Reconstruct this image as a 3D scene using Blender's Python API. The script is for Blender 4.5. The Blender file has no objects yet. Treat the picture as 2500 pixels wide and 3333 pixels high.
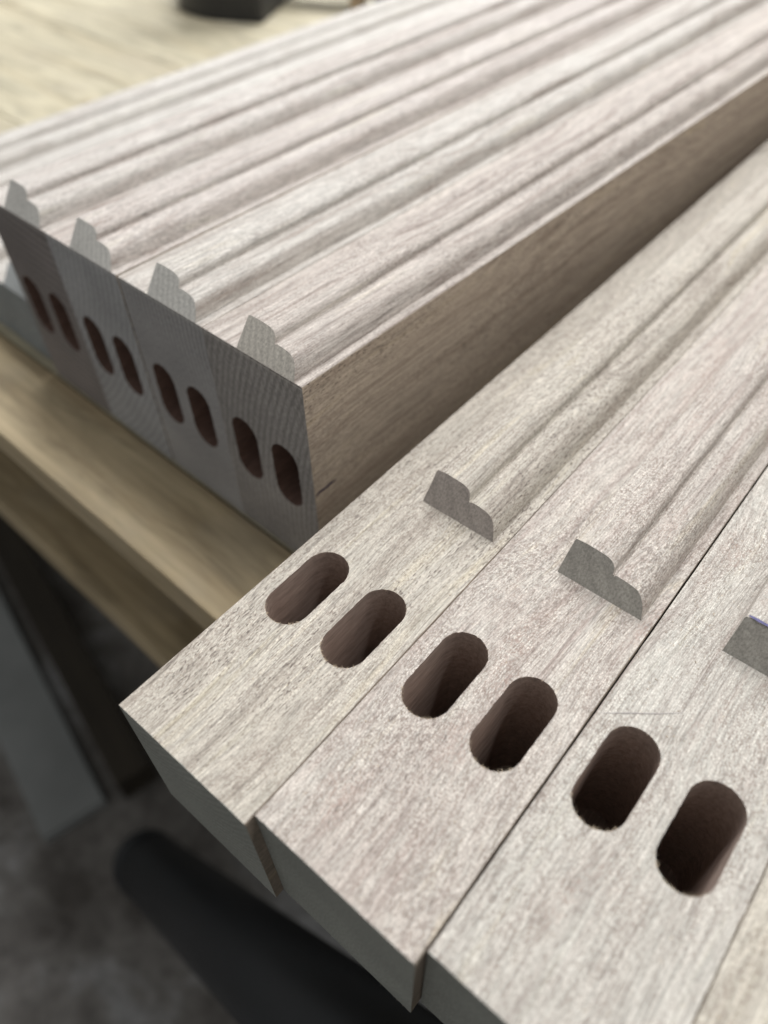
import bpy, bmesh, math, random
from mathutils import Matrix, Vector
from mathutils.geometry import tessellate_polygon
random.seed(7)
scn = bpy.context.scene
col = scn.collection

# ------------------------------------------------------------------ camera
def eul(rx, ry, rz):
    return Matrix.Rotation(rz, 4, 'Z') @ Matrix.Rotation(ry, 4, 'Y') @ Matrix.Rotation(rx, 4, 'X')
cam_d = bpy.data.cameras.new('camera')
cam = bpy.data.objects.new('camera', cam_d)
col.objects.link(cam)
cam.matrix_world = Matrix.Translation((0.16990727, -0.14107375, 0.1784927)) @ eul(0.721013033, 0.0124964794, 0.729719909)
cam_d.sensor_fit = 'HORIZONTAL'
cam_d.sensor_width = 36.0
cam_d.lens = 2453.24194 / 2500 * 36.0
cam_d.clip_start = 0.01
cam_d.clip_end = 60
cam_d.dof.use_dof = True
cam_d.dof.focus_distance = 0.260
cam_d.dof.aperture_fstop = cam_d.lens / 5.3
scn.camera = cam

# ------------------------------------------------------------------ world and lamps (a workshop lit by windows behind the stack)
w = bpy.data.worlds.new('World'); scn.world = w; w.use_nodes = True
bg = w.node_tree.nodes['Background']
bg.inputs['Color'].default_value = (0.80, 0.90, 1.0, 1)
bg.inputs['Strength'].default_value = 0.35
_nt = w.node_tree
_tc = _nt.nodes.new('ShaderNodeTexCoord'); _sp = _nt.nodes.new('ShaderNodeSeparateXYZ'); _mr = _nt.nodes.new('ShaderNodeMapRange'); _mx = _nt.nodes.new('ShaderNodeMix')
_nt.links.new(_tc.outputs['Generated'], _sp.inputs[0]); _nt.links.new(_sp.outputs['Y'], _mr.inputs['Value'])
_mr.inputs['From Min'].default_value = -0.8; _mr.inputs['From Max'].default_value = 0.8
_mx.data_type = 'RGBA'; _nt.links.new(_mr.outputs['Result'], _mx.inputs['Factor'])
_mx.inputs['A'].default_value = (0.98, 0.985, 0.96, 1); _mx.inputs['B'].default_value = (1.0, 1.01, 1.0, 1)
_nt.links.new(_mx.outputs['Result'], bg.inputs['Color'])

def area(name, loc, target, sx, sy, power, color):
    l = bpy.data.lights.new(name, 'AREA'); l.shape = 'RECTANGLE'; l.size = sx; l.size_y = sy
    l.energy = power; l.color = color
    o = bpy.data.objects.new(name, l); col.objects.link(o)
    o.location = loc
    o.rotation_euler = (Vector(target) - Vector(loc)).to_track_quat('-Z', 'Y').to_euler()
    return o
area('window_light', (-1.05, 1.85, 1.55), (0, 0.1, 0), 1.9, 1.1, 76, (0.985, 0.99, 1.0))
area('workshop_light', (1.3, 1.5, 1.7), (0, 0.1, 0), 1.0, 0.7, 9, (1.0, 0.96, 0.90))

area('ceiling_strip_light', (0.1, 0.52, 1.75), (0.0, 0.0, 0), 2.2, 0.07, 23, (0.985, 0.99, 1.0))

scn.view_settings.view_transform = 'Standard'
scn.view_settings.look = 'None'
scn.view_settings.exposure = 0.0
scn.view_settings.gamma = 1.0
scn.view_settings.use_curve_mapping = False

# ------------------------------------------------------------------ materials
class NT:
    def __init__(s, name):
        s.m = bpy.data.materials.new(name); s.m.use_nodes = True
        s.t = s.m.node_tree; s.b = s.t.nodes['Principled BSDF']
        s.b.inputs['Specular IOR Level'].default_value = 0.25
    def n(s, kind, **kw):
        x = s.t.nodes.new(kind)
        for k, v in kw.items(): setattr(x, k, v)
        return x
    def l(s, a, b): s.t.links.new(a, b)
    def coords(s, scale, off, obj=True, src=None):
        if src is None:
            if getattr(s, 'src', None) is not None: src = s.src
            else: tc = s.n('ShaderNodeTexCoord'); src = tc.outputs['Object']
        mp = s.n('ShaderNodeMapping'); s.l(src, mp.inputs['Vector'])
        mp.inputs['Scale'].default_value = scale; mp.inputs['Location'].default_value = off
        return mp.outputs['Vector']
    def noise(s, scale, off, detail=2.0, rough=0.5, dist=0.0):
        x = s.n('ShaderNodeTexNoise'); s.l(s.coords(scale, off), x.inputs['Vector'])
        x.inputs['Scale'].default_value = 1.0; x.inputs['Detail'].default_value = detail
        x.inputs['Roughness'].default_value = rough; x.inputs['Distortion'].default_value = dist
        return x.outputs['Fac']
    def ramp(s, fac, stops):
        r = s.n('ShaderNodeValToRGB'); s.l(fac, r.inputs['Fac'])
        e = r.color_ramp.elements
        while len(e) < len(stops): e.new(0.5)
        for i, (p, c) in enumerate(stops):
            e[i].position = p; e[i].color = (c[0], c[1], c[2], 1) if hasattr(c, '__len__') else (c, c, c, 1)
        return r.outputs['Color']
    def mix(s, fac, a, b, mode='MIX'):
        x = s.n('ShaderNodeMix', data_type='RGBA', blend_type=mode)
        for sock, v in ((x.inputs['Factor'], fac), (x.inputs['A'], a), (x.inputs['B'], b)):
            if hasattr(v, 'is_output'): s.l(v, sock)
            elif hasattr(v, '__len__'): sock.default_value = (v[0], v[1], v[2], 1)
            else: sock.default_value = v
        return x.outputs['Result']
    def bump(s, h, strength, dist):
        x = s.n('ShaderNodeBump'); x.inputs['Strength'].default_value = strength; x.inputs['Distance'].default_value = dist
        s.l(h, x.inputs['Height']); s.l(x.outputs['Normal'], s.b.inputs['Normal'])

def rnd3(): return (random.uniform(-50, 50), random.uniform(-50, 50), random.uniform(-50, 50))

def wood_long(name, light=(0.50, 0.46, 0.43), dark=(0.33, 0.275, 0.25), warm=(0.50, 0.44, 0.35), fleck=0.5, pore=0.6, red=0.0):
    m = NT(name)
    wt = (1.005, 1.005, 0.955)
    light, dark, warm = [[a * b for a, b in zip(c, wt)] for c in (light, dark, warm)]
    o = rnd3()
    # let the grain wander sideways so the figure sweeps along the board
    tc = m.n('ShaderNodeTexCoord')
    wn = m.noise((9, 5.5, 9), rnd3(), 1.5, 0.5)
    ma = m.n('ShaderNodeMath', operation='MULTIPLY_ADD'); m.l(wn, ma.inputs[0]); ma.inputs[1].default_value = 0.040; ma.inputs[2].default_value = -0.020
    cx = m.n('ShaderNodeCombineXYZ'); m.l(ma.outputs[0], cx.inputs['X']); m.l(ma.outputs[0], cx.inputs['Z'])
    va = m.n('ShaderNodeVectorMath', operation='ADD'); m.l(tc.outputs['Object'], va.inputs[0]); m.l(cx.outputs[0], va.inputs[1])
    m.src = va.outputs[0]
    broad = m.noise((190, 3.5, 190), o, 4, 0.65, 0.15)
    base = m.ramp(broad, [(0.30, [0.85 * q for q in dark]), (0.45, [0.3*a+0.7*b for a, b in zip(dark, light)]), (0.58, light), (0.78, warm)])
    # long pale and dark streaks of the grain
    streak = m.noise((900, 7, 900), rnd3(), 4, 0.7)
    base = m.mix(0.85, base, m.ramp(streak, [(0.32, 0.66), (0.47, 0.98), (0.68, 1.22)]), 'MULTIPLY')
    fine = m.noise((2300, 75, 2300), rnd3(), 3, 0.75)
    base = m.mix(0.9, base, m.ramp(fine, [(0.34, 0.55), (0.48, 0.98), (0.66, 1.25)]), 'MULTIPLY')
    # short block-like flecks of the sawn surface
    v = m.n('ShaderNodeTexVoronoi', feature='F1', distance='CHEBYCHEV')
    m.l(m.coords((2500, 1150, 2500), rnd3()), v.inputs['Vector']); v.inputs['Scale'].default_value = 1.0
    v.inputs['Randomness'].default_value = 0.85
    sep = m.n('ShaderNodeSeparateColor'); m.l(v.outputs['Color'], sep.inputs['Color'])
    patch = m.noise((70, 26, 70), rnd3(), 2, 0.5)
    pm = m.ramp(patch, [(0.36, 0.5), (0.60, 1.0)])
    mul = m.n('ShaderNodeMath', operation='MULTIPLY'); m.l(pm, mul.inputs[0]); mul.inputs[1].default_value = fleck * 0.85
    base = m.mix(mul.outputs[0], base, m.ramp(sep.outputs['Red'], [(0.0, (0.50, 0.44, 0.41)), (0.20, (0.82, 0.78, 0.76)), (0.5, 1.04), (1.0, 1.30)]), 'MULTIPLY')
    ve = m.n('ShaderNodeTexVoronoi', feature='DISTANCE_TO_EDGE')
    m.l(m.coords((1700, 850, 1700), rnd3()), ve.inputs['Vector']); ve.inputs['Scale'].default_value = 1.0
    ve.inputs['Randomness'].default_value = 0.7
    ef = m.mix(1.0, m.ramp(ve.outputs['Distance'], [(0.0, 1.0), (0.16, 0.0)]), pm, 'MULTIPLY')
    em = m.n('ShaderNodeMath', operation='MULTIPLY'); m.l(ef, em.inputs[0]); em.inputs[1].default_value = fleck * 0.75
    base = m.mix(em.outputs[0], base, (0.24, 0.19, 0.165))
    if red:
        rp = m.noise((60, 22, 60), rnd3(), 2, 0.5)
        rf = m.ramp(rp, [(0.54, 0.0), (0.68, red)])
        rf2 = m.mix(1.0, rf, m.ramp(sep.outputs['Green'], [(0.45, 0.0), (0.6, 1.0)]), 'MULTIPLY')
        base = m.mix(rf2, base, (0.36, 0.24, 0.20))
    # dark open pores, short dashes along the grain
    pn = m.noise((2000, 420, 2000), rnd3(), 1, 0.5)
    pz = m.ramp(m.noise((45, 9, 45), rnd3(), 2, 0.5), [(0.40, 0.15), (0.62, 1.0)])
    pf = m.mix(1.0, m.ramp(pn, [(0.60, 0.0), (0.66, pore)]), pz, 'MULTIPLY')
    base = m.mix(pf, base, (0.10, 0.075, 0.065))
    m.l(base, m.b.inputs['Base Color'])
    m.b.inputs['Roughness'].default_value = 0.72
    h = m.mix(0.5, m.mix(0.5, streak, fine), sep.outputs['Red'])
    m.bump(m.mix(pf, h, (0, 0, 0)), 0.15, 0.00015)
    return m.m

def wood_end(name, c=(0.25, 0.262, 0.262), spacing=0.0026, contrast=0.22, centre=(0.12, 0.16)):
    m = NT(name)
    tc = m.n('ShaderNodeTexCoord')
    mp = m.n('ShaderNodeMapping'); m.l(tc.outputs['Object'], mp.inputs['Vector'])
    mp.inputs['Location'].default_value = (-centre[0], 0, -centre[1])
    wv = m.n('ShaderNodeTexWave', wave_type='RINGS', rings_direction='Y')
    m.l(mp.outputs['Vector'], wv.inputs['Vector'])
    wv.inputs['Scale'].default_value = 0.314 / spacing
    wv.inputs['Distortion'].default_value = 2.2; wv.inputs['Detail'].default_value = 2.5
    wv.inputs['Detail Scale'].default_value = 0.5
    ring = m.ramp(wv.outputs['Fac'], [(0.0, 1 - contrast), (0.55, 1.0), (1.0, 1 + 0.4 * contrast)])
    base = m.mix(1.0, c, ring, 'MULTIPLY')
    base = m.mix(0.8, base, m.ramp(m.noise((1300, 1300, 520), rnd3(), 4, 0.75), [(0.32, 0.60), (0.5, 1.0), (0.68, 1.36)]), 'MULTIPLY')
    base = m.mix(0.8, base, m.ramp(m.noise((25, 25, 25), rnd3(), 2, 0.5), [(0.3, 0.84), (0.7, 1.12)]), 'MULTIPLY')
    m.l(base, m.b.inputs['Base Color']); m.b.inputs['Roughness'].default_value = 0.8
    m.bump(m.noise((1500, 1500, 1500), rnd3(), 2, 0.6), 0.3, 0.00015)
    return m.m

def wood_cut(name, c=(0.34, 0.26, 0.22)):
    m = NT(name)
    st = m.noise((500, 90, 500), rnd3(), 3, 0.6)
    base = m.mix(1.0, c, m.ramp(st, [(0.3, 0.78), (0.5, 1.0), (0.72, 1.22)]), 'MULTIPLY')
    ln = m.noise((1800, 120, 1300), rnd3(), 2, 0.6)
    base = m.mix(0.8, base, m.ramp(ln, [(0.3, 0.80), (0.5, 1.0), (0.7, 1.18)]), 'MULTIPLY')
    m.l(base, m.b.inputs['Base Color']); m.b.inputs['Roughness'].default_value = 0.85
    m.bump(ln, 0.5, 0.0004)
    return m.m

def plain(name, c, rough=0.6, var=0.1, scale=(40, 40, 40), spec=0.3, metallic=0.0):
    m = NT(name)
    base = m.mix(1.0, c, m.ramp(m.noise(scale, rnd3(), 3, 0.6), [(0.3, 1 - var), (0.7, 1 + var)]), 'MULTIPLY')
    m.l(base, m.b.inputs['Base Color']); m.b.inputs['Roughness'].default_value = rough
    m.b.inputs['Specular IOR Level'].default_value = spec; m.b.inputs['Metallic'].default_value = metallic
    return m.m

FIBRE = plain('torn_fibre', (0.60, 0.49, 0.36), 0.8, 0.25, (300, 300, 300))
INK = plain('ink', (0.035, 0.022, 0.055), 0.6, 0.2)
BLUEINK = plain('blue_ink', (0.11, 0.105, 0.22), 0.6, 0.3, (900, 900, 900))
CUT = wood_cut('mortise_wall')
CUTEND = wood_cut('end_mortise_wall', (0.17, 0.105, 0.085))  # darker copy of the mortise wall, with the recess shade in its colour

# ------------------------------------------------------------------ mesh helpers
def link(name, bm, mats, parent=None, smooth=False):
    me = bpy.data.meshes.new(name)
    bmesh.ops.recalc_face_normals(bm, faces=bm.faces[:])
    bm.to_mesh(me); bm.free()
    for m in mats: me.materials.append(m)
    if smooth:
        for p in me.polygons: p.use_smooth = True
    o = bpy.data.objects.new(name, me); col.objects.link(o)
    if parent: o.parent = parent
    return o

def thing(name, label, cat, loc, rz=0.0, group=None):
    o = bpy.data.objects.new(name, None); o.empty_display_size = 0.02
    col.objects.link(o); o.location = loc; o.rotation_euler = (0, 0, rz)
    o['label'] = label; o['category'] = cat
    if group: o['group'] = group
    return o

def tag(o, label=None, cat=None, group=None, kind=None):
    if label: o['label'] = label
    if cat: o['category'] = cat
    if group: o['group'] = group
    if kind: o['kind'] = kind
    return o

def tess(bm, loops, mat):
    """fill one outer loop with holes; loops are lists of BMVert"""
    flat = [v for lp in loops for v in lp]
    for t in tessellate_polygon([[v.co for v in lp] for lp in loops]):
        try:
            f = bm.faces.new([flat[i] for i in t]); f.material_index = mat
        except ValueError:
            pass

def slot_loop(cx, cy, wid, ln, n=24, jit=0.0, roughtail=False):
    """points of a slot whose long axis is y"""
    r = wid / 2; h = ln / 2 - r; pts = []
    for i in range(n + 1):
        a = math.pi * i / n
        pts.append((cx + r * math.cos(a), cy + h + r * math.sin(a)))
    m = 14
    for i in range(1, m):
        pts.append((cx - r, cy + h - 2 * h * i / m))
    for i in range(n + 1):
        a = math.pi + math.pi * i / n
        pts.append((cx + r * math.cos(a), cy - h + r * math.sin(a)))
    for i in range(1, m):
        pts.append((cx + r, cy - h + 2 * h * i / m))
    if jit:
        pts = [(x + random.gauss(0, jit), y + random.gauss(0, jit)) for x, y in pts]
    return pts

def fibre(bm, p, d, up, ln, wd, mat):
    """a thin curled splinter of several segments with triangular section"""
    d = Vector(d).normalized(); up = Vector(up).normalized(); side = d.cross(up)
    if side.length < 1e-4: side = Vector((1, 0, 0))
    side.normalize()
    pos = Vector(p); rings = []
    curl = random.uniform(-0.5, 0.5); lift = random.uniform(-0.3, 0.4)
    n = 4
    for i in range(n + 1):
        k = wd * (1 - i / (n + 0.4))
        rings.append([bm.verts.new(pos + side * k), bm.verts.new(pos - side * k), bm.verts.new(pos + up * k)])
        pos = pos + d * (ln / n)
        d = (d + side * curl * 0.6 + up * lift * 0.6).normalized()
    for a, b in zip(rings[:-1], rings[1:]):
        for j in range(3):
            f = bm.faces.new((a[j], a[(j + 1) % 3], b[(j + 1) % 3], b[j])); f.material_index = mat
    f = bm.faces.new(rings[0]); f.material_index = mat
    f = bm.faces.new(rings[-1]); f.material_index = mat

W = 0.058
LEN = 1.5
# moulding section (u, height above the board): rebate wall, flat, step and ogee
PROF = [(0.0210, 0.0), (0.0213, 0.0060), (0.0215, 0.0106), (0.0218, 0.0113), (0.0260, 0.0115), (0.0310, 0.0114),
        (0.0340, 0.0112), (0.0358, 0.0108), (0.0370, 0.0102), (0.0378, 0.0094), (0.0382, 0.0084), (0.0385, 0.0075),
        (0.0391, 0.0071), (0.0397, 0.0076), (0.0430, 0.0075), (0.0458, 0.0073), (0.0480, 0.0069), (0.0497, 0.0061), (0.0510, 0.0049),
        (0.0520, 0.0035), (0.0529, 0.0017), (0.0537, 0.0)]


def make_body(H, slots_top=None, slots_end=None, mats=None, rough=0.00010, splinters=0):
    """board body, local x 0..W, y 0..LEN, z 0..H; rings along y so the edges waver slightly"""
    bm = bmesh.new()
    c = 0.00035
    vs = [0.0]
    v = 0.0
    while v < 0.26: v += 0.005; vs.append(v)
    while v < LEN - 0.02: v += 0.04; vs.append(min(v, LEN))
    NT_ = 44
    xs = [c + (W - 2 * c) * i / NT_ for i in range(NT_ + 1)]
    rings = []
    for k, v in enumerate(vs):
        j = lambda s=1.0: random.gauss(0, rough * s)
        r = []
        jl, jr = j(0.6), j(0.6)
        r.append((c, v, 0)); r.append((0, v, c)); r.append((0 , v, H * 0.5)); r.append((jl * 0.5, v, H - c))
        nf = len(r)
        if k == 0:
            for x in xs: r.append((x, v + abs(j(1.0)), H))
        else:
            r.append((c + jl, v, H)); r.append((W - c + jr, v, H))
        r.append((W + jr * 0.5, v, H - c)); r.append((W, v, H * 0.5)); r.append((W, v, c)); r.append((W - c, v, 0))
        if k == 0:
            for x in xs[::-1][1:-1]: r.append((x, v + abs(j(1.0)), j(1.0) * 0.8))
        rings.append([bm.verts.new(p) for p in r])
    R0 = rings[0]; nt = len(xs)
    # R0 : 0..3 left side, 4..4+nt-1 top, then 4 right side, then bottom points
    tl = lambda k: rings[k][4]
    tr = lambda k: rings[k][4 + (nt - 1 if k == 0 else 1)]
    right = lambda k: rings[k][4 + (nt if k == 0 else 2):][:4]
    for k in range(len(vs) - 1):
        a, b = rings[k], rings[k + 1]
        la, lb = a[0:4] + [tl(k)], b[0:4] + [tl(k + 1)]
        for i in range(4): bm.faces.new((la[i], la[i + 1], lb[i + 1], lb[i]))
        ra, rb = [tr(k)] + right(k), [tr(k + 1)] + right(k + 1)
        for i in range(4):
            f = bm.faces.new((ra[i], ra[i + 1], rb[i + 1], rb[i])); f.material_index = 2
        if k > 0: bm.faces.new((right(k)[3], a[0], b[0], right(k + 1)[3]))
    # first bottom strip
    bot = R0[4 + nt + 4:]
    tess(bm, [[R0[4 + nt + 3]] + bot + [R0[0], rings[1][0], right(1)[3]]], 0)
    # top face, in sections
    kend = len(vs) - 1
    kcut = next(i for i, v in enumerate(vs) if v >= 0.12)
    outer = [R0[4 + i] for i in range(nt)] + [tr(k) for k in range(1, kcut + 1)] + [tl(k) for k in range(kcut, 0, -1)]
    loops = [outer]; rims = []
    if slots_top:
        for (cx, cy, wd, ln) in slots_top:
            lp = [bm.verts.new((x, y, H)) for x, y in slot_loop(cx, cy, wd, ln, jit=0.00005)]
            loops.append(lp); rims.append([tuple(q.co) for q in lp])
    tess(bm, loops, 0)
    for k in range(kcut, kend): bm.faces.new((tl(k), tr(k), tr(k + 1), tl(k + 1)))
    # front end, grain material 1
    # flatten the front a touch behind the wavering lip
    loops = [R0]
    if slots_end:
        for (cx, cz, wd, ln) in slots_end:
            lp = [bm.verts.new((x, 0, z)) for x, z in slot_loop(cx, cz, wd, ln, jit=0.00008)]
            loops.append(lp); rims.append([tuple(q.co) for q in lp])
    if slots_end:
        for q in R0: q.co.y = 0
    tess2(bm, loops, 1)
    bm.faces.new(rings[-1]).material_index = 1
    for i in range(splinters):
        x = random.uniform(0.001, W - 0.001)
        fibre(bm, (x, 0.0002, 0.0001), (random.uniform(-.8, .8), -random.uniform(0.1, 1), -random.uniform(0.2, 1)), (0, -1, 0.2), random.uniform(0.0004, 0.0012), 0.00008, 0)
    return bm, rims

def tess2(bm, loops, mat):
    """fill in the x-z plane (front faces)"""
    flat = [v for lp in loops for v in lp]
    for t in tessellate_polygon([[Vector((v.co.x, v.co.z, 0)) for v in lp] for lp in loops]):
        try:
            f = bm.faces.new([flat[i] for i in t]); f.material_index = mat
        except ValueError:
            pass

def make_mortise(parent, rim, axis, depth=0.070, fuzz=10):
    """the walls and floor of one slot, from its rim inwards"""
    bm = bmesh.new()
    cx = sum(p[0] for p in rim) / len(rim); cy = sum(p[1] for p in rim) / len(rim); cz = sum(p[2] for p in rim) / len(rim)
    prev = [bm.verts.new(p) for p in rim]
    steps = [0.0004, 0.003, 0.01, 0.02, 0.032, depth - 0.001, depth]
    smooth_rim = None
    for s in steps:
        k = 0.985 if s == depth else 1.0
        ring = []
        for p in rim:
            if axis == 'z': q = (cx + (p[0] - cx) * k, cy + (p[1] - cy) * k, p[2] - s)
            else: q = (cx + (p[0] - cx) * k, p[1] + s, cz + (p[2] - cz) * k)
            ring.append(bm.verts.new(q))
        n = len(ring)
        for i in range(n): bm.faces.new((prev[i], prev[(i + 1) % n], ring[(i + 1) % n], ring[i]))
        prev = ring
    if axis == 'z': tess(bm, [prev], 0)
    else: tess2(bm, [prev], 0)
    bmesh.ops.recalc_face_normals(bm, faces=bm.faces[:])
    if axis == 'z':
        lo = min(p[1] for p in rim)
        near = [p for p in rim if p[1] < lo + 0.006]
        far = [p for p in rim if p[1] > lo + 0.028]
        for i in range(fuzz * 4):
            p = random.choice(near)
            out = Vector((p[0] - cx, p[1] - (lo + 0.008), 0)).normalized()
            d = -out * random.uniform(0.3, 1) + Vector((random.uniform(-.7, .7), random.uniform(-.4, .4), random.uniform(0.0, .5)))
            fibre(bm, (p[0] + out.x * 0.0002, p[1] + out.y * 0.0002, p[2] + 0.00002), d, (0, 0, 1), random.uniform(0.0005, 0.0014), random.uniform(0.00006, 0.00014), 1)
        for i in range(fuzz * 2):
            p = random.choice(far)
            d = Vector((cx - p[0], cy - p[1], 0)).normalized() + Vector((random.uniform(-.8, .8), random.uniform(-.5, .5), random.uniform(0, .4)))
            fibre(bm, (p[0], p[1], p[2]), d, (0, 0, 1), random.uniform(0.0003, 0.0009), 0.00005, 1)
    for f in bm.faces:
        if f.material_index == 0 and len(f.verts) == 4: f.smooth = True
    me = bpy.data.meshes.new('mortise'); bm.to_mesh(me); bm.free()
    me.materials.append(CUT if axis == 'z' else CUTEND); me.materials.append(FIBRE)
    o = bpy.data.objects.new('mortise', me); col.objects.link(o); o.parent = parent
    return o

def make_moulding(parent, H, v0, lift, lean, mats):
    """thin moulded skin over the face with the raised ridge, starting at v0"""
    bm = bmesh.new()
    sk = 0.0015
    e = 0.00018
    sec = [(e, -sk), (e, lift - 0.00003), (e + 0.0001, lift)] + [(0.008, lift), (0.015, lift)]
    sec += [(u, z + lift) for u, z in PROF]
    sec += [(W - e - 0.0001, lift), (W - e, lift - 0.00003), (W - e, -sk)]
    vs = [v0]; v = v0
    while v < v0 + 0.2: v += 0.004; vs.append(v)
    while v < LEN - 0.06: v += 0.05; vs.append(v)
    vs.append(LEN - 0.0005)
    rings = []
    ph = [random.uniform(0, 6.28) for _ in range(4)]
    for k, v in enumerate(vs):
        r = []
        for (u, z) in sec:
            y = v + (lean * max(z, -0.0002) * max(0.0, 1 - k / 6.0) if k < 6 else 0.0)
            jx = random.gauss(0, 0.00004) if (z > 0.001 and k < 50) else 0
            r.append(bm.verts.new((u + jx, y, H + z + jx * 0.5)))
        rings.append(r)
    n = len(sec)
    for a, b in zip(rings[:-1], rings[1:]):
        for i in range(n - 1):
            bm.faces.new((a[i], a[i + 1], b[i + 1], b[i]))
        bm.faces.new((a[n - 1], a[0], b[0], b[n - 1]))
    tess2(bm, [rings[0]], 1)
    tess2(bm, [rings[-1]], 1)
    # torn fibres where the cutter left the ridge
    for i in range(14):
        u, z = random.choice(PROF[3:])
        fibre(bm, (u, v0 + lean * z, H + z + lift), (random.uniform(-.6, .6), -random.uniform(.2, 1), random.uniform(-.2, .7)), (0, 0, 1), random.uniform(0.0003, 0.0009), 0.00006, 0)
    o = link('moulding', bm, mats, parent)
    bpy.context.view_layer.update()
    me = o.data
    for p in me.polygons: p.use_smooth = p.material_index == 0
    # keep crisp edges crisp
    bm = bmesh.new(); bm.from_mesh(me)
    for ed in bm.edges:
        if len(ed.link_faces) == 2 and ed.calc_face_angle(0) > math.radians(24): ed.smooth = False
    bm.to_mesh(me); bm.free()
    return o

def pen_mark(parent, pts, wd, normal, mat, name='pen_mark', label=None):
    bm = bmesh.new(); nrm = Vector(normal).normalized()
    rows = []
    for i, p in enumerate(pts):
        p = Vector(p)
        d = (Vector(pts[min(i + 1, len(pts) - 1)]) - Vector(pts[max(i - 1, 0)])).normalized()
        s = d.cross(nrm).normalized() * wd * (0.5 if i in (0, len(pts) - 1) else random.uniform(0.8, 1.15)) * 0.5
        rows.append((bm.verts.new(p + s + nrm * 0.0002), bm.verts.new(p - s + nrm * 0.0002)))
    for a, b in zip(rows[:-1], rows[1:]): bm.faces.new((a[0], a[1], b[1], b[0]))
    o = link(name, bm, [mat], parent)
    if label: o['label'] = label
    return o

# ------------------------------------------------------------------ workbench and floor
BZ = -0.1145
def box(bm, x0, x1, y0, y1, z0, z1, mat=0, bev=0.0):
    r = bmesh.ops.create_cube(bm, size=1.0)
    for v in r['verts']:
        v.co = Vector((x0 + (v.co.x + .5) * (x1 - x0), y0 + (v.co.y + .5) * (y1 - y0), z0 + (v.co.z + .5) * (z1 - z0)))
    fs = set(f for v in r['verts'] for f in v.link_faces)
    for f in fs: f.material_index = mat
    if bev:
        es = set(e for v in r['verts'] for e in v.link_edges)
        bmesh.ops.bevel(bm, geom=list(es), offset=bev, segments=3, affect='EDGES', profile=0.6)

def pine(name, light=(0.49, 0.445, 0.325), dark=(0.40, 0.345, 0.235)):
    m = NT(name)
    a = m.noise((3.0, 45, 45), rnd3(), 3, 0.6, 0.8)
    base = m.ramp(a, [(0.28, dark), (0.45, [0.4*x+0.6*y for x, y in zip(dark, light)]), (0.6, light), (0.8, [min(1, x*1.08) for x in light])])
    base = m.mix(0.7, base, m.ramp(m.noise((12, 260, 260), rnd3(), 3, 0.6), [(0.3, 0.78), (0.5, 1), (0.7, 1.12)]), 'MULTIPLY')
    kn = m.ramp(m.noise((9, 26, 26), rnd3(), 1, 0.5), [(0.68, 0.0), (0.76, 0.55)])
    base = m.mix(kn, base, (0.22, 0.16, 0.09))
    bl = m.noise((10, 60, 60), rnd3(), 4, 0.7, 0.6)
    base = m.mix(0.8, base, m.ramp(bl, [(0.36, 0.70), (0.5, 1.0), (0.62, 1.16)]), 'MULTIPLY')
    base = m.mix(m.ramp(m.noise((14, 14, 14), rnd3(), 3, 0.6), [(0.5, 0.0), (0.75, 0.35)]), base, (0.36, 0.32, 0.26))
    m.l(base, m.b.inputs['Base Color']); m.b.inputs['Roughness'].default_value = 0.6
    return m.m
PINE = pine('bench_pine')
PINE3 = pine('shaded_bench_lipping', (0.47, 0.38, 0.245), (0.31, 0.23, 0.135))  # browner front strip, with the shade before the boards put into its colour
PINE2 = pine('bench_rail_pine', (0.44, 0.35, 0.22), (0.28, 0.21, 0.12))

bench = thing('workbench', 'pale yellow pine workbench carrying all the moulded timber boards', 'workbench', (-0.5, 0.4, -0.85))
bench_off = Vector((0.5, -0.4, 0.85))
def bpart(name, boxes, mat, bev=0.002, label=None):
    bm = bmesh.new()
    for b in boxes: box(bm, *b, bev=bev)
    for v in bm.verts: v.co += bench_off
    o = link(name, bm, [mat], bench)
    if label: o['label'] = label
    return o
# top made of boards laid side by side along x
yb = -0.052; n = 0
while yb < 1.9:
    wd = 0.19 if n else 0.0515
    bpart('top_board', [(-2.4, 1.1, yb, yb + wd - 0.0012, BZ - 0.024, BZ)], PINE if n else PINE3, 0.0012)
    yb += wd; n += 1
bpart('apron', [(-2.3, 1.0, 0.14, 0.17, BZ - 0.15, BZ - 0.0245)], PINE2)
bpart('lower_rail', [(-2.3, 1.0, -0.052, 0.0, BZ - 0.168, BZ - 0.138)], PINE2)
for lx in (-2.2, 0.9):
    for ly in (0.05, 1.7):
        bpart('leg', [(lx - 0.045, lx + 0.045, ly - 0.015, ly + 0.075, -0.85, BZ - 0.155)], PINE2)

def concrete(name):
    m = NT(name)
    a = m.noise((6, 6, 6), rnd3(), 5, 0.65, 0.4)
    base = m.ramp(a, [(0.32, (0.085, 0.076, 0.07)), (0.5, (0.18, 0.17, 0.16)), (0.66, (0.33, 0.33, 0.335))])
    base = m.mix(0.8, base, m.ramp(m.noise((60, 60, 60), rnd3(), 4, 0.7), [(0.3, 0.7), (0.7, 1.3)]), 'MULTIPLY')
    m.l(base, m.b.inputs['Base Color']); m.b.inputs['Roughness'].default_value = 0.85
    return m.m
bm = bmesh.new(); box(bm, -6, 6, -5, 7, -0.95, -0.85)
tag(link('floor', bm, [concrete('floor_concrete')]), kind='structure')

# ------------------------------------------------------------------ boards
TH = math.radians(1.9145071687851114)
OX, OY, ZR = 0.0315413336, -0.115876360, -0.0385074290
T = 0.0742
def rg(u, v, z):
    c, s = math.cos(TH), math.sin(TH)
    return (OX + u * c - v * s, OY + u * s + v * c, z)

GR = 'wide boards with face mortises lying on the right of the bench'
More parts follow.
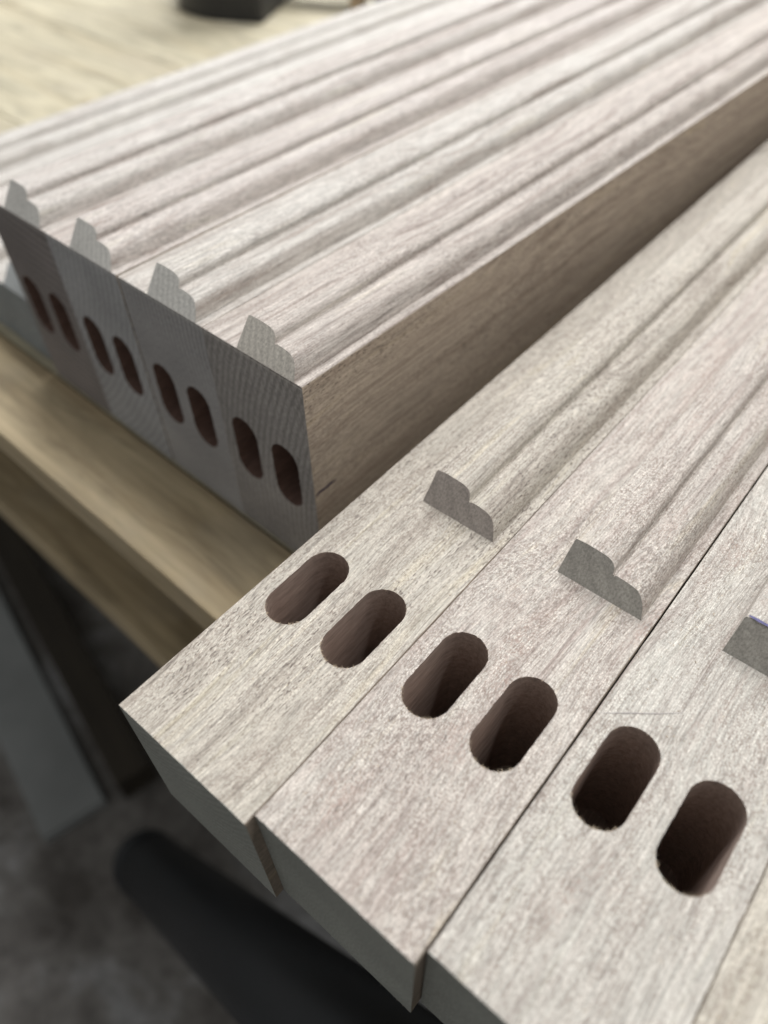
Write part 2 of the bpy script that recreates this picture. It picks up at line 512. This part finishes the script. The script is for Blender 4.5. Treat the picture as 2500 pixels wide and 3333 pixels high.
# (u, v0, ridge start, mortise centre y, light, dark, warm, fleck, pore, red, label)
right = [
    (0.0, 0.0, 0.1287, 0.0708, (0.50, 0.465, 0.425), (0.37, 0.33, 0.295), (0.52, 0.465, 0.37), 0.75, 0.8, 0.0,
     'pale grain board with two slots on its face, beside the gap, jutting furthest forward'),
    (0.0581, 0.0036, 0.1323, 0.0742, (0.53, 0.495, 0.47), (0.43, 0.365, 0.345), (0.53, 0.465, 0.38), 1.0, 0.45, 0.35,
     'reddish flecked board with two slots on its face, second from the gap between the stacks'),
    (0.1167, 0.0081, 0.1386, 0.0790, (0.53, 0.51, 0.485), (0.43, 0.385, 0.365), (0.54, 0.50, 0.42), 0.95, 0.4, 0.3,
     'grey board with two dark slots and blue pen on the end of its raised moulding'),
    (0.1749, 0.0085, 0.1390, 0.0790, (0.54, 0.505, 0.455), (0.44, 0.40, 0.345), (0.54, 0.50, 0.40), 0.8, 0.3, 0.0,
     'board cut off by the right edge of the photo, outermost of the low right stack'),
]
for i, (u, v0, vr, mc, li, dk, wm, fl, po, rd, lab) in enumerate(right):
    root = thing('mortised_board', lab, 'timber board', rg(u, v0, ZR - T), TH, GR)
    ml = wood_long('board_face', li, dk, wm, fl, po, rd)
    ms = wood_long('board_side', (0.25, 0.205, 0.17), (0.17, 0.135, 0.11), (0.26, 0.21, 0.15), 0.2, 0.5)  # sides much darker than the face, with their shade put into the colour
    me_ = wood_end('board_end', (0.27, 0.275, 0.25), 0.003, 0.10, (0.1 * random.uniform(-1, 2), 0.12))
    mr = wood_end('moulding_end', (0.34, 0.30, 0.27) if i < 1 else (0.355, 0.335, 0.30), 0.006, 0.08)
    cy = mc - v0
    slots = [(0.0148, cy, 0.0166, 0.0356), (0.0411, cy, 0.0166, 0.0356)]
    body, rims = make_body(T, slots_top=slots, mats=None, splinters=26)
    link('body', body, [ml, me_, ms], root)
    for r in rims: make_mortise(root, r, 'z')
    make_moulding(root, T, vr - v0, 0.00004, 0.72, [ml, mr])
    if i == 2:
        pts = [(0.0223 + t * 0.0155, vr - v0 + 0.72 * 0.0115 + 0.0004, T + 0.0114 + 0.00025) for t in [k / 10 for k in range(11)]]
        pen_mark(root, pts, 0.0011, (0, 0, 1), BLUEINK, label='blue pen line along the moulding end')
        pen_mark(root, [(0.0013, 0.0855, T), (0.008, 0.091, T), (0.0150, 0.0965, T), (0.0207, 0.1015, T)], 0.00022, (0, 0, 1), plain('faint_pencil', (0.30, 0.27, 0.27), 0.7))

GL = 'tall boards with end mortises stacked on the left of the bench'
H = -BZ
left = [
    (-0.058, (0.52, 0.475, 0.455), (0.29, 0.235, 0.215), (0.55, 0.49, 0.43), (0.235, 0.238, 0.228), 0.0034, 0.20, (0.23, 0.02),
     'tall end-mortised board with a short pen dash on its open side, nearest the gap'),
    (-0.1161, (0.54, 0.515, 0.50), (0.37, 0.32, 0.295), (0.55, 0.50, 0.43), (0.25, 0.262, 0.262), 0.0030, 0.20, (0.16, 0.10),
     'tall end-mortised board with a clear dark joint line along its left side'),
    (-0.1752, (0.55, 0.51, 0.50), (0.38, 0.32, 0.30), (0.56, 0.52, 0.45), (0.27, 0.29, 0.295), 0.0042, 0.16, (-0.12, 0.15),
     'bluish ended tall mortised board beside the dark brown ended one'),
    (-0.2333, (0.56, 0.53, 0.52), (0.40, 0.34, 0.32), (0.55, 0.52, 0.46), (0.165, 0.160, 0.155), 0.0050, 0.2, (0.06, 0.35),
     'dark brown ended tall mortised board, outermost of the tall stack'),
]
for i, (x0, li, dk, wm, ec, sp, ct, cen, lab) in enumerate(left):
    root = thing('mortised_rail', lab, 'timber board', (x0, 0, BZ), 0, GL)
    ml = wood_long('rail_face', li, dk, wm, 0.6, 0.8 if i == 0 else 0.35, 0.0)
    ms = wood_long('rail_side', (0.48, 0.40, 0.335), (0.29, 0.225, 0.18), (0.44, 0.35, 0.24), 0.4, 0.8)  # browner sides: heartwood tone plus some shade put into the colour
    me_ = wood_end('rail_end', [q * 1.3 * t for q, t in zip(ec, (1.08, 1.0, 1.0))], sp, ct, cen)
    mr = wood_end('rail_moulding_end', (0.62, 0.60, 0.56) if i else (0.58, 0.54, 0.48), 0.0032, 0.10)
    Hb = H - 0.00006
    cz = H - 0.0585
    slots = [(0.0150, cz, 0.0166, 0.0356), (0.0409, cz, 0.0166, 0.0356)]
    body, rims = make_body(Hb, slots_end=slots)
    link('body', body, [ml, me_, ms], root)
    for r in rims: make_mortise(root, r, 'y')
    make_moulding(root, Hb, 0.00012, 0.00006, 0.72, [ml, mr])
    if i == 0:
        pen_mark(root, [(W, 0.0005, H - .0600), (W, 0.003, H - .0588), (W, 0.006, H - .0592), (W, 0.009, H - .0588), (W, 0.0127, H - .0590)], 0.0012, (1, 0, 0), INK, label='short dark pen dash')

GB = 'low boards lying on the bench beyond the tall stack'
for k, lab in enumerate(['low moulded board tight against the tall stack, its end just showing at left edge',
                         'low moulded board second out from the tall stack on the left',
                         'low moulded board third out from the tall stack on the left',
                         'low moulded board furthest left, bordering the bare bench top']):
    root = thing('low_board', lab, 'timber board', (-0.2380 - W - 0.0572 * k - 0.0006 * k, 0.005, BZ), 0, GB)
    ml = wood_long('low_board_face', (0.57, 0.55, 0.54), (0.42, 0.38, 0.36), (0.56, 0.53, 0.47), 0.4, 0.2, 0.0)
    ms = ml
    me_ = wood_end('low_board_end', (0.25, 0.27, 0.28), 0.004, 0.1)
    mr = wood_end('low_moulding_end', (0.52, 0.54, 0.54), 0.003, 0.1)
    hb = 0.0440
    body, rims = make_body(hb)
    link('body', body, [ml, me_, ms], root)
    make_moulding(root, hb, 0.00012, 0.00006, 0.72, [ml, mr])

# ------------------------------------------------------------------ black pipe on the floor
def tube(bm, p0, p1, r, ri, n=48, mat=0):
    a, b = Vector(p0), Vector(p1); d = (b - a).normalized()
    s = d.orthogonal().normalized(); t = d.cross(s)
    rings = []
    for (pos, rr) in ((a + d * 0.01, ri * 0.98), (a, ri), (a, r - 0.003), (a + d * 0.003, r), (b, r), (b, ri), (a + d * 0.3, ri * 0.98)):
        rings.append([bm.verts.new(pos + (s * math.cos(6.28318 * i / n) + t * math.sin(6.28318 * i / n)) * rr) for i in range(n)])
    for q, w_ in zip(rings[:-1], rings[1:]):
        for i in range(n): bm.faces.new((q[i], q[(i + 1) % n], w_[(i + 1) % n], w_[i]))
P0 = Vector((-0.252, -0.130, -0.805)); P1 = Vector((0.090, -0.1155, -0.396))
pr = thing('pipe', 'thick black plastic pipe leaning up from the dark concrete floor under the boards', 'pipe', P0)
BLACK = plain('black_plastic', (0.006, 0.008, 0.011), 0.45, 0.15, (20, 20, 20), 0.5)
R_ = 0.038
dv = (P1 - P0).normalized()
bm = bmesh.new(); tube(bm, dv * 0.012, dv * 0.95, R_, R_ - 0.005)
link('tube', bm, [BLACK], pr, True)
bm = bmesh.new(); tube(bm, dv * -0.004, dv * 0.03, R_ + 0.0012, R_ - 0.004)
link('end_rim', bm, [BLACK], pr, True)

# pale panel lying on the floor at the left, with its shade modelled as a dark strip beside it
bm = bmesh.new()
ang = math.atan2(-0.114 + 0.023, -0.364 + 0.823)
box(bm, -1.6, 0.0, -0.085, 0.0, 0.0, 0.018, bev=0.002)
o = link('panel', bm, [plain('grey_panel_paint', (0.22, 0.23, 0.23), 0.5, 0.25, (5, 5, 5))])
o.location = (-0.372, -0.118, -0.85); o.rotation_euler = (0, 0, ang)
tag(o, 'pale blue grey panel lying on the floor at the left edge', 'panel')
bm = bmesh.new(); box(bm, -1.6, 0.0, 0.0, 0.05, 0.0, 0.05, bev=0.002)
o = link('shadow_strip', bm, [plain('shadow_strip_dark', (0.035, 0.028, 0.020), 0.7, 0.3, (5, 60, 60))])
o.location = (-0.358, -0.098, -0.8495); o.rotation_euler = (0, 0, ang)
tag(o, 'dark strip standing in for the shade along the pale floor panel', 'shadow_strip')

# ------------------------------------------------------------------ black tool on the bench at the back
tr_ = thing('power_tool', 'black power tool standing on the bench behind the timber, cut off by the top edge', 'power tool', (-0.736, 0.581, BZ + 0.0004), math.radians(28))
TB = plain('tool_plastic', (0.016, 0.016, 0.017), 0.45, 0.1, (30, 30, 30), 0.5)
bm = bmesh.new()
prof = []
for i in range(13):
    a = math.pi + math.pi / 2 * i / 12
    prof.append((0.015 + 0.09 * math.cos(a), 0.005 + 0.09 * math.sin(a)))
prof += [(0.062, -0.085), (0.066, -0.081), (0.066, -0.045), (0.066, 0.08), (-0.075, 0.08)]
lo = [bm.verts.new((x, y, 0)) for x, y in prof]; hi = [bm.verts.new((x, y, 0.035)) for x, y in prof]
for i in range(len(prof)): bm.faces.new((lo[i], lo[(i + 1) % len(prof)], hi[(i + 1) % len(prof)], hi[i]))
bm.faces.new(lo); bm.faces.new(hi)
link('foot', bm, [TB], tr_)
bm = bmesh.new(); box(bm, -0.055, 0.055, -0.05, 0.07, 0.0352, 0.16, bev=0.018)
link('housing', bm, [TB], tr_)
bm = bmesh.new(); box(bm, -0.018, 0.018, -0.03, 0.03, 0.1602, 0.24, bev=0.01)
link('handle', bm, [TB], tr_)

cl = thing('bar_clamp', 'dark bar clamp lying on the bench behind the black power tool', 'clamp', (-0.600, 0.664, BZ + 0.0004), math.radians(30))
bm = bmesh.new(); box(bm, -0.12, 0.55, -0.012, 0.012, 0.012, 0.040, bev=0.002)
link('bar', bm, [plain('dark_steel', (0.03, 0.03, 0.032), 0.4, 0.1, metallic=0.6)], cl)
bm = bmesh.new(); box(bm, 0.03, 0.13, -0.045, -0.0122, 0.0, 0.05, bev=0.004)
link('jaw', bm, [TB], cl)
bm = bmesh.new(); box(bm, 0.002, 0.016, -0.05, -0.0122, 0.0, 0.03, bev=0.002)
link('pad', bm, [plain('pad_wood', (0.40, 0.30, 0.20), 0.6)], cl)

# ------------------------------------------------------------------ sawdust crumbs left by the router
bm = bmesh.new()
for i in range(260):
    k = random.random()
    if k < 0.45: u, v = random.gauss(0.128, 0.006), random.uniform(0.10, 0.21)
    else: u, v = random.uniform(0.002, 0.20), random.uniform(0.01, 0.128)
    bi = max(j for j in range(4) if right[j][0] <= max(u, 0))
    lu = u - right[bi][0]; rel = v - right[bi][1]
    cyl = right[bi][3] - right[bi][1]
    if abs(rel - cyl) < 0.0195 and (abs(lu - 0.0148) < 0.0098 or abs(lu - 0.0411) < 0.0098): continue
    if v > right[bi][2] - 0.001 and lu > 0.019: continue
    z = ZR + (0.0005 if v > right[bi][2] else 0.0001)
    fibre(bm, rg(u, v, z), (random.uniform(-1, 1), random.uniform(-1, 1), random.uniform(0, .3)), (0, 0, 1), random.uniform(0.0003, 0.0012), random.uniform(0.00006, 0.00017), 0)
tag(link('sawdust', bm, [FIBRE]), 'fine pale sawdust crumbs scattered over the slotted boards', 'sawdust', kind='stuff')
